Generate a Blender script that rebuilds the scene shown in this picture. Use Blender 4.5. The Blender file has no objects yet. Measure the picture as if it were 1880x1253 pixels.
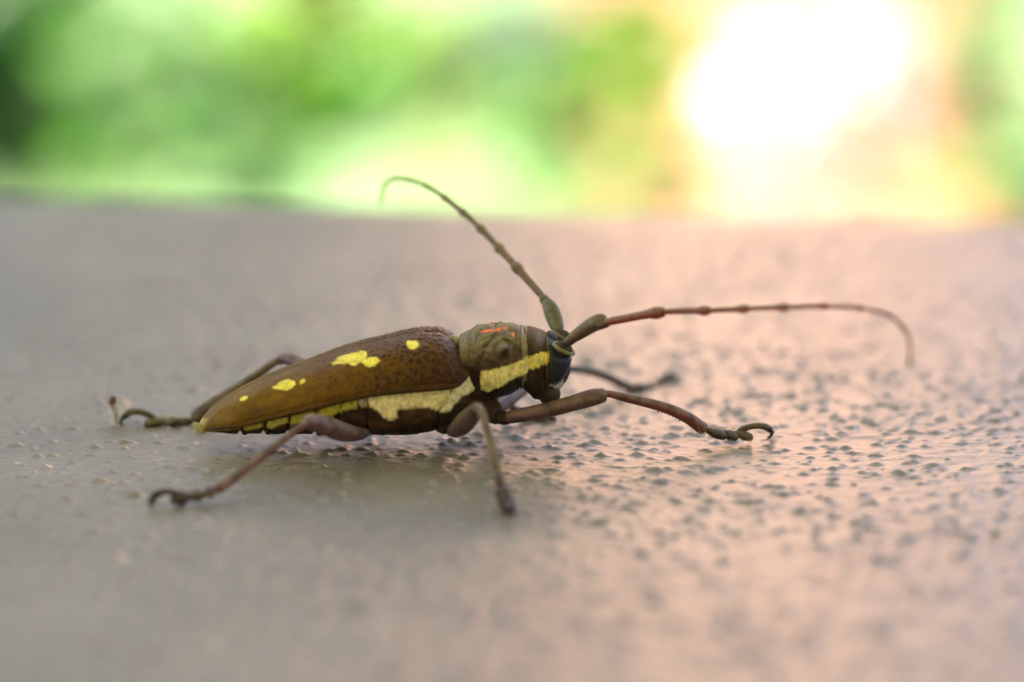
import bpy, math, random
import numpy as np
from mathutils import Vector, Matrix

rng = np.random.default_rng(7)
random.seed(7)
R = math.radians
S = bpy.context.scene
COL = S.collection

# ------------------------------------------------------------------ camera, sky, sun, exposure
TABLE_Z = 0.75                    # table top height in metres
CAM_H, CAM_D, PITCH = 107.0, 396.0, R(13.0)      # camera above the table / before the beetle, in mm
FPX = 1880 * 100 / 36.0
cam = bpy.data.cameras.new('camera')
cam.sensor_width = 36.0
cam.lens = 100.0
cam.clip_start = 0.01
cam.clip_end = 500.0
cam.dof.use_dof = True
cam.dof.focus_distance = 0.405
cam.dof.aperture_fstop = 6.6
cam_o = bpy.data.objects.new('camera', cam)
COL.objects.link(cam_o)
cam_o.location = (0, -CAM_D * .001, TABLE_Z + CAM_H * .001)
cam_o.rotation_euler = (math.pi / 2 - PITCH, 0, 0)
S.camera = cam_o

SUN_EL, SUN_AZ = R(60), R(198)     # azimuth measured from straight behind the beetle (+Y) to the right (+X)
w = bpy.data.worlds.new('World')
S.world = w
w.use_nodes = True
nt = w.node_tree
nt.nodes.clear()
sky = nt.nodes.new('ShaderNodeTexSky')
sky.sky_type = 'NISHITA'
sky.sun_disc = False
sky.sun_elevation = SUN_EL
sky.sun_rotation = SUN_AZ
sky.air_density = 0.4
sky.dust_density = 7.0
sky.ozone_density = 0.0
bg = nt.nodes.new('ShaderNodeBackground')
bg.inputs[1].default_value = 0.075
out = nt.nodes.new('ShaderNodeOutputWorld')
nt.links.new(sky.outputs[0], bg.inputs[0])
nt.links.new(bg.outputs[0], out.inputs[0])

sl = bpy.data.lights.new('sun', 'SUN')
sl.energy = 3.6
sl.angle = R(.6)
sl.color = (1.0, 0.88, 0.74)
so = bpy.data.objects.new('sun', sl)
COL.objects.link(so)
sd = Vector((math.sin(SUN_AZ) * math.cos(SUN_EL), math.cos(SUN_AZ) * math.cos(SUN_EL), math.sin(SUN_EL)))
so.rotation_euler = sd.to_track_quat('Z', 'Y').to_euler()
so.location = sd * 5

S.view_settings.view_transform = 'Standard'
S.view_settings.look = 'None'
S.view_settings.gamma = 1.0
S.view_settings.exposure = 4.05
S.render.engine = 'CYCLES'
S.cycles.use_denoising = True
S.cycles.max_bounces = 8
S.cycles.sample_clamp_indirect = 8

# ------------------------------------------------------------------ geometry helpers (millimetres above the table top)
CS, SN = math.cos(PITCH), math.sin(PITCH)


def P(px, py, Y):
    """point on the ray of photo pixel (px,py) at world depth Y (mm from the beetle's middle)"""
    u = (px - 940.0) / FPX
    v = (626.5 - py) / FPX
    d = np.array([u, CS + v * SN, -SN + v * CS])
    t = (Y + CAM_D) / d[1]
    return np.array([d[0] * t, Y, CAM_H + d[2] * t])


def proj(V):
    q = np.asarray(V, float) - np.array([0, -CAM_D, CAM_H])
    dep = q[:, 1] * CS - q[:, 2] * SN
    up = q[:, 1] * SN + q[:, 2] * CS
    return 940 + FPX * q[:, 0] / dep, 626.5 - FPX * up / dep


def ymid(X):
    return 0.07 * X


def inpoly(px, py, poly):
    poly = np.asarray(poly, float)
    n = len(poly)
    r = np.zeros(len(px), bool)
    j = n - 1
    for i in range(n):
        xi, yi = poly[i]
        xj, yj = poly[j]
        c = ((yi > py) != (yj > py)) & (px < (xj - xi) * (py - yi) / (yj - yi + 1e-9) + xi)
        r ^= c
        j = i
    return r


def softpoly(px, py, poly, rad):
    m = np.zeros(px.size)
    offs = [(0, 0)] + [(math.cos(a) * k, math.sin(a) * k) for k in (.5, 1.0) for a in np.arange(0, 6.28, .785)]
    for dx, dy in offs:
        m += inpoly(px.ravel() + dx * rad, py.ravel() + dy * rad, poly)
    return (m / len(offs)).reshape(px.shape)


def paint(C, mask, colr):
    k = mask[..., None]
    return C * (1 - k) + colr * k


def smooth(a, b, x):
    t = np.clip((x - a) / (b - a), 0, 1)
    return t * t * (3 - 2 * t)


def vnoise(x, y, seed=0):
    """cheap smooth 2d value noise in -1..1"""
    g = np.random.default_rng(seed).uniform(-1, 1, (64, 64))
    xi = np.floor(x).astype(int)
    yi = np.floor(y).astype(int)
    fx = x - xi
    fy = y - yi
    fx = fx * fx * (3 - 2 * fx)
    fy = fy * fy * (3 - 2 * fy)
    a = g[xi % 64, yi % 64]
    b = g[(xi + 1) % 64, yi % 64]
    c = g[xi % 64, (yi + 1) % 64]
    d = g[(xi + 1) % 64, (yi + 1) % 64]
    return (a * (1 - fx) + b * fx) * (1 - fy) + (c * (1 - fx) + d * fx) * fy


def mesh_obj(name, V, F, material, parent=None, col=None, scale=.001, smooth_shade=True, link=True):
    """V (n,3) array, F list/array of faces; col (n,3) becomes the colour attribute 'Col'"""
    V = np.asarray(V, np.float32) * scale
    me = bpy.data.meshes.new(name)
    if isinstance(F, np.ndarray):
        nf, k = F.shape
        me.vertices.add(len(V))
        me.vertices.foreach_set('co', V.ravel())
        me.loops.add(nf * k)
        me.polygons.add(nf)
        me.polygons.foreach_set('loop_start', np.arange(0, nf * k, k, dtype=np.int32))
        me.loops.foreach_set('vertex_index', F.astype(np.int32).ravel())
        me.update(calc_edges=True)
    else:
        me.from_pydata([tuple(map(float, v)) for v in V], [], [tuple(int(i) for i in f) for f in F])
        me.update()
    if smooth_shade:
        me.polygons.foreach_set('use_smooth', np.ones(len(me.polygons), bool))
    if col is not None:
        at = me.attributes.new('Col', 'FLOAT_COLOR', 'POINT')
        c4 = np.ones((len(V), 4), np.float32)
        c4[:, :3] = col
        at.data.foreach_set('color', c4.ravel())
    me.materials.append(material)
    o = bpy.data.objects.new(name, me)
    COL.objects.link(o)
    if parent is not None:
        o.parent = parent
    return o


def grid_faces(n, m, wrap=False):
    """n rows of m columns"""
    i = np.arange(n - 1)[:, None]
    j = np.arange(m if wrap else m - 1)[None, :]
    a = i * m + j
    b = i * m + (j + 1) % m
    return np.stack([a, b, b + m, a + m], -1).reshape(-1, 4)


def catmull(pts, sub):
    pts = np.asarray(pts, float)
    if sub <= 1 or len(pts) < 3:
        sub = max(sub, 1)
        if len(pts) == 2:
            t = np.linspace(0, 1, sub + 1)[:, None]
            return pts[0] * (1 - t) + pts[1] * t
        return pts
    q = np.vstack([2 * pts[0] - pts[1], pts, 2 * pts[-1] - pts[-2]])
    o = []
    for i in range(1, len(q) - 2):
        for k in range(sub):
            t = k / sub
            p0, p1, p2, p3 = q[i - 1], q[i], q[i + 1], q[i + 2]
            o.append(.5 * ((2 * p1) + (-p0 + p2) * t + (2 * p0 - 5 * p1 + 4 * p2 - p3) * t * t + (-p0 + 3 * p1 - 3 * p2 + p3) * t ** 3))
    o.append(q[-2])
    return np.array(o)


def tube(pts, rad, sub=6, n=16, flat=1.0, flat_dir=(0, 0, 1), cap=True, rmin=.02):
    """tapered round-ended tube. flat squeezes it along flat_dir. returns V, F, t (0..1), side normal"""
    pts = catmull(pts, sub)
    rr = catmull(np.asarray(rad, float)[:, None] * np.ones((1, 3)), sub)[:, 0]
    rr = np.maximum(rr, rmin)
    if cap:                          # rounded ends
        d0 = pts[0] - pts[1]
        d0 /= np.linalg.norm(d0)
        d1 = pts[-1] - pts[-2]
        d1 /= np.linalg.norm(d1)
        a = np.array([.99, .88, .65, .35])
        pre = [pts[0] + d0 * rr[0] * .6 * k for k in a]
        prr = [rr[0] * math.sqrt(max(0.0, 1 - k * k)) for k in a]
        post = [pts[-1] + d1 * rr[-1] * .6 * k for k in a[::-1]]
        por = [rr[-1] * math.sqrt(max(0.0, 1 - k * k)) for k in a[::-1]]
        pts = np.vstack([pre, pts, post])
        rr = np.concatenate([prr, rr, por])
    m = len(pts)
    T = np.gradient(pts, axis=0)
    T /= np.linalg.norm(T, axis=1)[:, None] + 1e-12
    up = np.asarray(flat_dir, float)
    V = []
    N = []
    for k in range(m):
        b = up - T[k] * np.dot(up, T[k])
        if np.linalg.norm(b) < .15:
            b = np.array([0, 1., 0]) - T[k] * T[k][1]
        b /= np.linalg.norm(b)
        s = np.cross(T[k], b)
        for j in range(n):
            an = 2 * math.pi * j / n
            nn = b * math.cos(an) + s * math.sin(an)
            V.append(pts[k] + rr[k] * (b * math.cos(an) * flat + s * math.sin(an)))
            N.append(nn)
    F = [tuple(f) for f in grid_faces(m, n, True)]
    F.append(tuple(range(n))[::-1])
    F.append(tuple((m - 1) * n + j for j in range(n)))
    t = np.repeat(np.linspace(0, 1, m), n)
    return np.array(V), F, t, np.array(N)


def join(parts):
    """parts: list of (V,F,col)"""
    V, F, C = [], [], []
    o = 0
    for v, f, c in parts:
        V.append(v)
        F += [tuple(int(i) + o for i in q) for q in f]
        C.append(np.broadcast_to(c, (len(v), 3)))
        o += len(v)
    return np.vstack(V), F, np.vstack(C)


def empty(name, loc, label, cat, group=None):
    o = bpy.data.objects.new(name, None)
    o.empty_display_size = .02
    COL.objects.link(o)
    o.location = loc
    o['label'] = label
    o['category'] = cat
    if group:
        o['group'] = group
    return o


# ------------------------------------------------------------------ materials
def material(name, base=None, rough=.5, spec=.5, var=.15, var_scale=900, bump=.2, bump_scale=2500, bump_dist=.0001,
             coat=0.0, sheen=0.0, detail=4, sss=0.0, tint=None, tint_amt=0.0, tint_scale=300, wave=None):
    m = bpy.data.materials.new(name)
    m.use_nodes = True
    t = m.node_tree
    L = t.links.new
    b = t.nodes['Principled BSDF']
    tc = t.nodes.new('ShaderNodeTexCoord')
    if base is None:
        a = t.nodes.new('ShaderNodeAttribute')
        a.attribute_name = 'Col'
        cs = a.outputs['Color']
    else:
        a = t.nodes.new('ShaderNodeRGB')
        a.outputs[0].default_value = (*base, 1)
        cs = a.outputs[0]
    if tint is not None:
        n2 = t.nodes.new('ShaderNodeTexNoise')
        n2.inputs['Scale'].default_value = tint_scale
        n2.inputs['Detail'].default_value = 5
        L(tc.outputs['Object'], n2.inputs['Vector'])
        r2 = t.nodes.new('ShaderNodeMapRange')
        r2.inputs[1].default_value = .45
        r2.inputs[2].default_value = .68
        r2.inputs[4].default_value = tint_amt
        L(n2.outputs[0], r2.inputs[0])
        mx = t.nodes.new('ShaderNodeMixRGB')
        mx.inputs[2].default_value = (*tint, 1)
        L(r2.outputs[0], mx.inputs[0])
        L(cs, mx.inputs[1])
        cs = mx.outputs[0]
    n = t.nodes.new('ShaderNodeTexNoise')
    n.inputs['Scale'].default_value = var_scale
    n.inputs['Detail'].default_value = detail
    L(tc.outputs['Object'], n.inputs['Vector'])
    r = t.nodes.new('ShaderNodeMapRange')
    r.inputs[1].default_value = .25
    r.inputs[2].default_value = .75
    r.inputs[3].default_value = 1 - var
    r.inputs[4].default_value = 1 + var
    L(n.outputs[0], r.inputs[0])
    mul = t.nodes.new('ShaderNodeVectorMath')
    mul.operation = 'SCALE'
    L(cs, mul.inputs[0])
    L(r.outputs[0], mul.inputs['Scale'])
    L(mul.outputs[0], b.inputs['Base Color'])
    b.inputs['Roughness'].default_value = rough
    b.inputs['Specular IOR Level'].default_value = spec
    b.inputs['Coat Weight'].default_value = coat
    b.inputs['Coat Roughness'].default_value = .25
    b.inputs['Sheen Weight'].default_value = sheen
    b.inputs['Sheen Roughness'].default_value = .4
    if sss:
        b.inputs['Subsurface Weight'].default_value = sss
        b.inputs['Subsurface Scale'].default_value = .0006
    if bump:
        n3 = t.nodes.new('ShaderNodeTexNoise')
        n3.inputs['Scale'].default_value = bump_scale
        n3.inputs['Detail'].default_value = 3
        L(tc.outputs['Object'], n3.inputs['Vector'])
        bp = t.nodes.new('ShaderNodeBump')
        bp.inputs['Strength'].default_value = bump
        bp.inputs['Distance'].default_value = bump_dist
        L(n3.outputs[0], bp.inputs['Height'])
        L(bp.outputs[0], b.inputs['Normal'])
    return m


def leaf_material(name, trans=.55, rough=.45):
    m = bpy.data.materials.new(name)
    m.use_nodes = True
    t = m.node_tree
    L = t.links.new
    b = t.nodes['Principled BSDF']
    a = t.nodes.new('ShaderNodeAttribute')
    a.attribute_name = 'Col'
    tc = t.nodes.new('ShaderNodeTexCoord')
    n = t.nodes.new('ShaderNodeTexNoise')
    n.inputs['Scale'].default_value = 25
    L(tc.outputs['Object'], n.inputs['Vector'])
    r = t.nodes.new('ShaderNodeMapRange')
    r.inputs[3].default_value = .75
    r.inputs[4].default_value = 1.25
    L(n.outputs[0], r.inputs[0])
    mul = t.nodes.new('ShaderNodeVectorMath')
    mul.operation = 'SCALE'
    L(a.outputs['Color'], mul.inputs[0])
    L(r.outputs[0], mul.inputs['Scale'])
    L(mul.outputs[0], b.inputs['Base Color'])
    b.inputs['Roughness'].default_value = rough
    tr = t.nodes.new('ShaderNodeBsdfTranslucent')
    L(mul.outputs[0], tr.inputs['Color'])
    mix = t.nodes.new('ShaderNodeMixShader')
    mix.inputs[0].default_value = trans
    L(b.outputs[0], mix.inputs[1])
    L(tr.outputs[0], mix.inputs[2])
    L(mix.outputs[0], t.nodes['Material Output'].inputs['Surface'])
    return m


M_ELY = material('elytron_cuticle', rough=.42, spec=.13, var=.25, var_scale=900, bump=.35, bump_scale=3500, bump_dist=.00006, coat=.0,
                 tint=(.10, .035, .008), tint_amt=.45, tint_scale=170)
M_BODY = material('body_pubescence', rough=.65, spec=.2, var=.3, var_scale=1500, bump=.6, bump_scale=4200, bump_dist=.00012, sheen=.0)
M_PRON = material('pronotum_cuticle', rough=.55, spec=.2, var=.3, var_scale=900, bump=.7, bump_scale=2600, bump_dist=.00015, coat=.08)
M_EYE = material('compound_eye', rough=.42, spec=.3, var=.3, var_scale=2600, bump=.45, bump_scale=6500, bump_dist=.00004, coat=.0)
M_LEG = material('leg_cuticle', rough=.42, spec=.38, var=.3, var_scale=1200, bump=.45, bump_scale=3800, bump_dist=.0001, sheen=.0,
                 tint=(.035, .016, .012), tint_amt=.8, tint_scale=600)
M_ANT = material('antenna_cuticle', rough=.45, spec=.28, var=.3, var_scale=1400, bump=.5, bump_scale=3800, bump_dist=.0001)
M_HAIR = material('pale_hair', (.55, .47, .26), rough=.6, var=.2, bump=0)

# ------------------------------------------------------------------ the setting: ground
def ground_material():
    m = bpy.data.materials.new('lawn')
    m.use_nodes = True
    t = m.node_tree
    L = t.links.new
    b = t.nodes['Principled BSDF']
    b.inputs['Roughness'].default_value = .8
    tc = t.nodes.new('ShaderNodeTexCoord')
    n = t.nodes.new('ShaderNodeTexNoise')
    n.inputs['Scale'].default_value = 1.6
    n.inputs['Detail'].default_value = 8
    L(tc.outputs['Object'], n.inputs['Vector'])
    c = t.nodes.new('ShaderNodeValToRGB')
    c.color_ramp.elements[0].position = .3
    c.color_ramp.elements[0].color = (.035, .068, .016, 1)
    c.color_ramp.elements[1].position = .7
    c.color_ramp.elements[1].color = (.042, .088, .030, 1)
    L(n.outputs[0], c.inputs[0])
    L(c.outputs[0], b.inputs['Base Color'])
    n2 = t.nodes.new('ShaderNodeTexNoise')
    n2.inputs['Scale'].default_value = 60
    L(tc.outputs['Object'], n2.inputs['Vector'])
    bp = t.nodes.new('ShaderNodeBump')
    bp.inputs['Strength'].default_value = .6
    bp.inputs['Distance'].default_value = .03
    L(n2.outputs[0], bp.inputs['Height'])
    L(bp.outputs[0], b.inputs['Normal'])
    return m


g = mesh_obj('ground', np.array([[-200, -200, 0], [200, -200, 0], [200, 200, 0], [-200, 200, 0]]),
             np.array([[0, 1, 2, 3]]), ground_material(), scale=1.0)
g['kind'] = 'structure'

def added_strip():
    a = R(6.4)
    d = np.array([math.sin(a), math.cos(a)])
    s = np.array([d[1], -d[0]])
    V = []
    for t in np.linspace(3.4, 40, 30):
        c = d * t + np.array([0, -.4])
        for k in (-.27, 0, .27):
            q = c + s * (k + .02 * math.sin(t * 3 + k * 9))
            V.append((q[0], q[1], .004 if k else .010))
    return np.array(V), grid_faces(30, 3)


M_STRIP = material('added_pale_gravel', (.72, .52, .46), rough=.9, var=.15, var_scale=30, bump=.4, bump_scale=120, bump_dist=.01)
v, f = added_strip()
pth = mesh_obj('added_path', v, f[:, ::-1].copy(), M_STRIP, scale=1.0)  # invented pale strip, added to raise brightness behind the blossoms
pth['kind'] = 'structure'

def box(x0, x1, y0, y1, z0, z1):
    V = np.array([[x, y, z] for x in (x0, x1) for y in (y0, y1) for z in (z0, z1)], float)
    F = np.array([[0, 1, 3, 2], [4, 6, 7, 5], [0, 4, 5, 1], [2, 3, 7, 6], [0, 2, 6, 4], [1, 5, 7, 3]])
    return V, F


# the table stands under an open porch roof, the garden lies in the sun
M_ROOF = material('porch_boards', (.74, .63, .48), rough=.8, var=.15, var_scale=8, bump=.3, bump_scale=40, bump_dist=.004)
v, f = box(-2.4, 2.4, -1.5, .62, 2.15, 2.23)
roof = mesh_obj('porch_roof', v, f, M_ROOF, scale=1.0, smooth_shade=False)
roof['kind'] = 'structure'
for x in (-2.2, 2.2):
    for y in (-1.35, .50):
        v, f = box(x - .05, x + .05, y - .05, y + .05, .029, 2.152)
        mesh_obj('post', v, f, M_ROOF, roof, scale=1.0, smooth_shade=False)

M_FILL_WALL = material('fill_wall_plaster', (.74, .63, .48), rough=.9, var=.08, var_scale=3, bump=.3, bump_scale=60, bump_dist=.004)
v, f = box(-2.4, 2.4, -1.72, -1.502, 0, 2.6)  # unseen wall added behind the camera to shape and warm the front fill
hw = mesh_obj('added_fill_wall', v, f, M_FILL_WALL, scale=1.0, smooth_shade=False)
hw['kind'] = 'structure'

M_FLOOR = material('added_paving', (.46, .41, .35), rough=.85, var=.12, var_scale=6, bump=.3, bump_scale=60, bump_dist=.003)
v, f = box(-2.4, 2.4, -1.5, .75, -.05, .03)  # unseen paving added to cut the lawn's green fill and bounce more light
fl = mesh_obj('added_porch_floor', v, f, M_FLOOR, scale=1.0, smooth_shade=False)
fl['kind'] = 'structure'

# sunlit pink garden wall beyond the blossoms
M_WALL = material('pink_plaster', (.42, .25, .18), rough=.9, var=.10, var_scale=4, bump=.3, bump_scale=60, bump_dist=.004)
gw = empty('garden_wall', (.40, 3.5, 0), 'sunlit pale pink plaster wall behind the white and pink blossoms', 'wall')
v, f = box(-.34, .27, -.1, .1, -.05, 2.6)
mesh_obj('wall_face', v, f, M_WALL, gw, scale=1.0, smooth_shade=False)
v, f = box(-.38, .31, -.14, .14, 2.6, 2.68)
mesh_obj('coping', v, f, M_WALL, gw, scale=1.0, smooth_shade=False)

# ------------------------------------------------------------------ the table with its sprayed, bumpy top
def table_material(name):
    m = bpy.data.materials.new(name)
    m.use_nodes = True
    t = m.node_tree
    L = t.links.new
    b = t.nodes['Principled BSDF']
    tc = t.nodes.new('ShaderNodeTexCoord')
    n = t.nodes.new('ShaderNodeTexNoise')
    n.inputs['Scale'].default_value = 45
    n.inputs['Detail'].default_value = 6
    L(tc.outputs['Object'], n.inputs['Vector'])
    c = t.nodes.new('ShaderNodeValToRGB')
    c.color_ramp.elements[0].position = .3
    c.color_ramp.elements[0].color = (.200, .180, .145, 1)
    c.color_ramp.elements[1].position = .72
    c.color_ramp.elements[1].color = (.285, .250, .198, 1)
    L(n.outputs[0], c.inputs[0])
    n2 = t.nodes.new('ShaderNodeTexNoise')
    n2.inputs['Scale'].default_value = 900
    n2.inputs['Detail'].default_value = 3
    L(tc.outputs['Object'], n2.inputs['Vector'])
    r = t.nodes.new('ShaderNodeMapRange')
    r.inputs[1].default_value = .3
    r.inputs[2].default_value = .7
    r.inputs[3].default_value = .86
    r.inputs[4].default_value = 1.1
    L(n2.outputs[0], r.inputs[0])
    mul = t.nodes.new('ShaderNodeVectorMath')
    mul.operation = 'SCALE'
    L(c.outputs[0], mul.inputs[0])
    L(r.outputs[0], mul.inputs['Scale'])
    L(mul.outputs[0], b.inputs['Base Color'])
    b.inputs['Roughness'].default_value = .40
    b.inputs['Specular IOR Level'].default_value = .5
    bp = t.nodes.new('ShaderNodeBump')
    bp.inputs['Strength'].default_value = .35
    bp.inputs['Distance'].default_value = .00012
    L(n2.outputs[0], bp.inputs['Height'])
    L(bp.outputs[0], b.inputs['Normal'])
    return m


M_TABLE = table_material('grey_textured_paint')
# far edge of the table through two photo points, extended both ways
def ground_pt(px, py):
    u = (px - 940.0) / FPX
    v = (626.5 - py) / FPX
    d = np.array([u, CS + v * SN, -SN + v * CS])
    t = -CAM_H / d[2]
    return np.array([d[0] * t, d[1] * t - CAM_D])


EA, EB = ground_pt(60, 358), ground_pt(1820, 403)
E_SL = (EB[1] - EA[1]) / (EB[0] - EA[0])


def edge_y(x):
    return EA[1] + (x - EA[0]) * E_SL


def table_height(x, y):
    """height field in mm of the dried spray texture"""
    z = .06 * vnoise(x / 9.0, y / 9.0, 1) + .06 * vnoise(x / 2.6 + 9, y / 2.6, 2) + .055 * vnoise(x / 1.2, y / 1.0 + 5, 3) + .02 * vnoise(x / .6, y / .6 + 5, 14)
    z += .16 * np.clip(vnoise(x / 2.4 + 30, y / 1.8 + 11, 4) - .35, 0, 1)
    return z


def build_table():
    xs = np.concatenate([np.linspace(-620, -200, 30)[:-1], np.arange(-200, -115, 1.0), np.arange(-115, 115, .36), np.arange(115, 200, 1.0), np.linspace(200, 620, 30)])
    ys = np.concatenate([np.linspace(-470, -150, 18)[:-1], np.arange(-150, -100, 1.0), np.arange(-100, -45, .75), np.arange(-45, 62, .30), np.arange(62, 170, .75)])
    tail = np.linspace(0, 1, 40)[1:]
    nx = len(xs)
    X, Y = np.meshgrid(xs, ys)
    # last rows run up to the slanted far edge
    Yt = ys[-1] + (edge_y(xs)[None, :] - 4 - ys[-1]) * tail[:, None]
    X = np.vstack([X, np.repeat(xs[None, :], len(tail), 0)])
    Y = np.vstack([Y, Yt])
    Z = table_height(X, Y)
    # droplets of paint standing proud
    r2 = np.random.default_rng(21)
    nb = 32000
    bx = r2.uniform(-198, 198, nb)
    by = r2.uniform(-148, 168, nb)
    br = .26 + .52 * r2.random(nb) ** 2.2
    bh = br * r2.uniform(.2, .75, nb)
    el = r2.uniform(.75, 1.5, nb)
    row0 = ys
    for x0, y0, r, h, e in zip(bx, by, br, bh, el):
        i0, i1 = np.searchsorted(row0, [y0 - 2.2 * r, y0 + 2.2 * r])
        j0, j1 = np.searchsorted(xs, [x0 - 2.2 * r * e, x0 + 2.2 * r * e])
        if i1 <= i0 or j1 <= j0:
            continue
        dx = (X[i0:i1, j0:j1] - x0) / (r * e)
        dy = (Y[i0:i1, j0:j1] - y0) / r
        Z[i0:i1, j0:j1] += h * np.exp(-((dx * dx + dy * dy) * 1.05) ** 1.35)
    # rounded far lip turning down, then the underside
    lip = [(-2.6, -.35), (-1.2, -1.3), (-.25, -2.8), (0, -4.6), (0, -26), (-4, -28)]
    rows_x, rows_y, rows_z = [], [], []
    for dy, z in lip:
        rows_x.append(xs)
        rows_y.append(edge_y(xs) + dy)
        rows_z.append(np.full(nx, z))
    X = np.vstack([X] + rows_x)
    Y = np.vstack([Y] + rows_y)
    Z = np.vstack([Z] + rows_z)
    # near and side walls come from one extra row of underside at the near edge
    X = np.vstack([X, xs, xs, xs])
    Y = np.vstack([Y, np.full(nx, -466), np.full(nx, -470), np.full(nx, -470)])
    Z = np.vstack([Z, np.full(nx, -28), np.full(nx, -26), Z[0]])
    V = np.stack([X.ravel(), Y.ravel(), Z.ravel() + TABLE_Z * 1000], 1)
    F = grid_faces(X.shape[0], nx)
    n_r = X.shape[0]
    return V, F


table = empty('table', (0, 0, 0), 'grey painted table with a bumpy textured top under the beetle', 'table')
TV, TF = build_table()
top = mesh_obj('table_top', TV, TF, M_TABLE, table)


for lx, ly in ((-520, -400), (520, -400), (-520, 110), (520, 110)):
    v, f = box(lx - 28, lx + 28, ly - 28, ly + 28, 29, 726)
    mesh_obj('leg', v, f, M_TABLE, table, smooth_shade=False)
for y in (-400, 110):
    v, f = box(-492, 492, y - 11, y + 11, 650, 725)
    mesh_obj('apron', v, f, M_TABLE, table, smooth_shade=False)

# ------------------------------------------------------------------ garden plants beyond the table (metres)
M_LEAF = leaf_material('leaf', .65)
M_PETAL = leaf_material('petal', .7, .6)
M_STEM = material('stem', (.20, .26, .08), rough=.8, var=.3, var_scale=60, bump=.4, bump_scale=200, bump_dist=.002)


def leaf_template(wid=.42):
    pr = [(0, 0.0), (.12, .55), (.35, 1.0), (.62, .85), (.85, .42), (1.0, 0.0)]
    V = []
    for t, ww in pr:
        z = .10 * math.sin(t * 2.6)
        V += [(-ww * wid / 2, t, z + .10 * ww * wid), (0, t, z), (ww * wid / 2, t, z + .10 * ww * wid)]
    F = []
    for i in range(len(pr) - 1):
        a = i * 3
        F += [(a, a + 1, a + 4, a + 3), (a + 1, a + 2, a + 5, a + 4)]
    return np.array(V), np.array(F)


LEAF_V, LEAF_F = leaf_template()
TREE_V = np.array([(0, 0, 0), (.24, .5, .05), (0, 1, 0), (-.24, .5, .05), (0, .5, -.02)])
TREE_F = np.array([(0, 1, 4), (1, 2, 4), (2, 3, 4), (3, 0, 4)])
PETAL_V, PETAL_F = leaf_template(.8)


def world_m(px, py, Y):
    """photo pixel at depth Y metres beyond the beetle -> metres"""
    p = P(px, py, Y * 1000.0) * .001
    return np.array([p[0], p[1], p[2] + TABLE_Z])


def rand_rot(r, up_bias):
    d = r.normal(size=3)
    d[2] = abs(d[2]) * .4 - .25 + up_bias
    d /= np.linalg.norm(d)
    a = r.normal(size=3)
    s = np.cross(d, a)
    s /= np.linalg.norm(s)
    return np.stack([s, d, np.cross(s, d)], 1)


def foliage(clumps, seed, tv, tf, tone=np.array((.30, .385, .24))):
    """clumps: (centre(3), radius, number, leaf size, colour)"""
    r = np.random.default_rng(seed)
    V, F, C = [], [], []
    o = 0
    for c, rad, n, size, colr in clumps:
        for _ in range(max(3, int(n * (.24 if tone[0] == 1 and n < 500 else .34)))):
            q = r.normal(size=3)
            q = q / np.linalg.norm(q) * rad * r.random() ** .45
            M = rand_rot(r, 0)
            s = size * .62 * r.uniform(.6, 1.25)
            v = (tv - np.array([0, .4, 0])) * s
            V.append(v @ M.T + c + q)
            F.append(tf + o)
            o += len(tv)
            k = r.uniform(.7, 1.3)
            cc = np.array(colr) * k * tone * np.array([r.uniform(.85, 1.2), 1, r.uniform(.8, 1.2)])
            C.append(np.repeat(cc[None, :], len(tv), 0))
    return np.vstack(V), np.vstack(F), np.clip(np.vstack(C), 0, .9)


def plant(name, label, cat, Y, clumps_px, seed, petal=False, group=None, leaf_frac=None, extra=()):
    """clumps_px: (px, py, dY, radius px, number, leaf size m, colour)"""
    cl = []
    for px, py, dy, rp, n, size, colr in clumps_px:
        c = world_m(px, py, Y + dy)
        rad = rp / FPX * (Y + dy + .4) * 1.35
        cl.append((c, rad, n, size, colr))
        # the bush goes on below the table edge and above the frame
        if py > 190:
            cl.append((c + np.array([0, .04, -.16]), rad * 1.5, n, size, colr))
            cl.append((c + np.array([.03, .05, -.32]), rad * 1.4, n // 2, size, colr))
        if py < 70:
            cl.append((c + np.array([.02, .03, .12]), rad * 1.4, n // 2, size, colr))
    base = np.mean([c[0] for c in cl], 0)
    base[2] = 0
    e = empty(name, tuple(base), label, cat, group)
    cl = [(c - base, *rest) for c, *rest in cl]
    v, f, c = foliage(cl, seed, PETAL_V if petal else LEAF_V, PETAL_F if petal else LEAF_F, *([np.ones(3)] if petal else []))
    mesh_obj('blossom' if petal else 'crown', v, f, M_PETAL if petal else M_LEAF, e, c, scale=1.0)
    if extra:
        ex = []
        for px, py, dy, rp, n, size, colr in extra:
            cc = world_m(px, py, Y + dy) - base
            ex.append((cc, rp / FPX * (Y + dy + .4), n, size, colr))
        v, f, c = foliage(ex, seed + 50, LEAF_V, LEAF_F)
        mesh_obj('crown', v, f, M_LEAF, e, c, scale=1.0)
    # branching stem from the ground to every clump
    parts = []
    fork = np.array([0, 0, max(.12, min(c[0][2] for c in cl) * .45)])
    tv_, tf_, _, _ = tube([np.zeros(3) - [0, 0, .02], fork * .5 + [.01, .01, 0], fork], [.011, .009, .007], 4, 8, rmin=.0005)
    parts.append((tv_, tf_, (1, 1, 1)))
    for c, *_ in cl[::6 if petal else 3]:
        mid = (fork + c) / 2 + np.array([0, .02, .04])
        a, b, _, _ = tube([fork, mid, c], [.004, .0028, .0015], 4, 6, rmin=.0005)
        parts.append((a, b, (1, 1, 1)))
    v, f, c = join(parts)
    mesh_obj('stem', v, f, M_STEM, e, scale=1.0)
    return e


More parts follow.
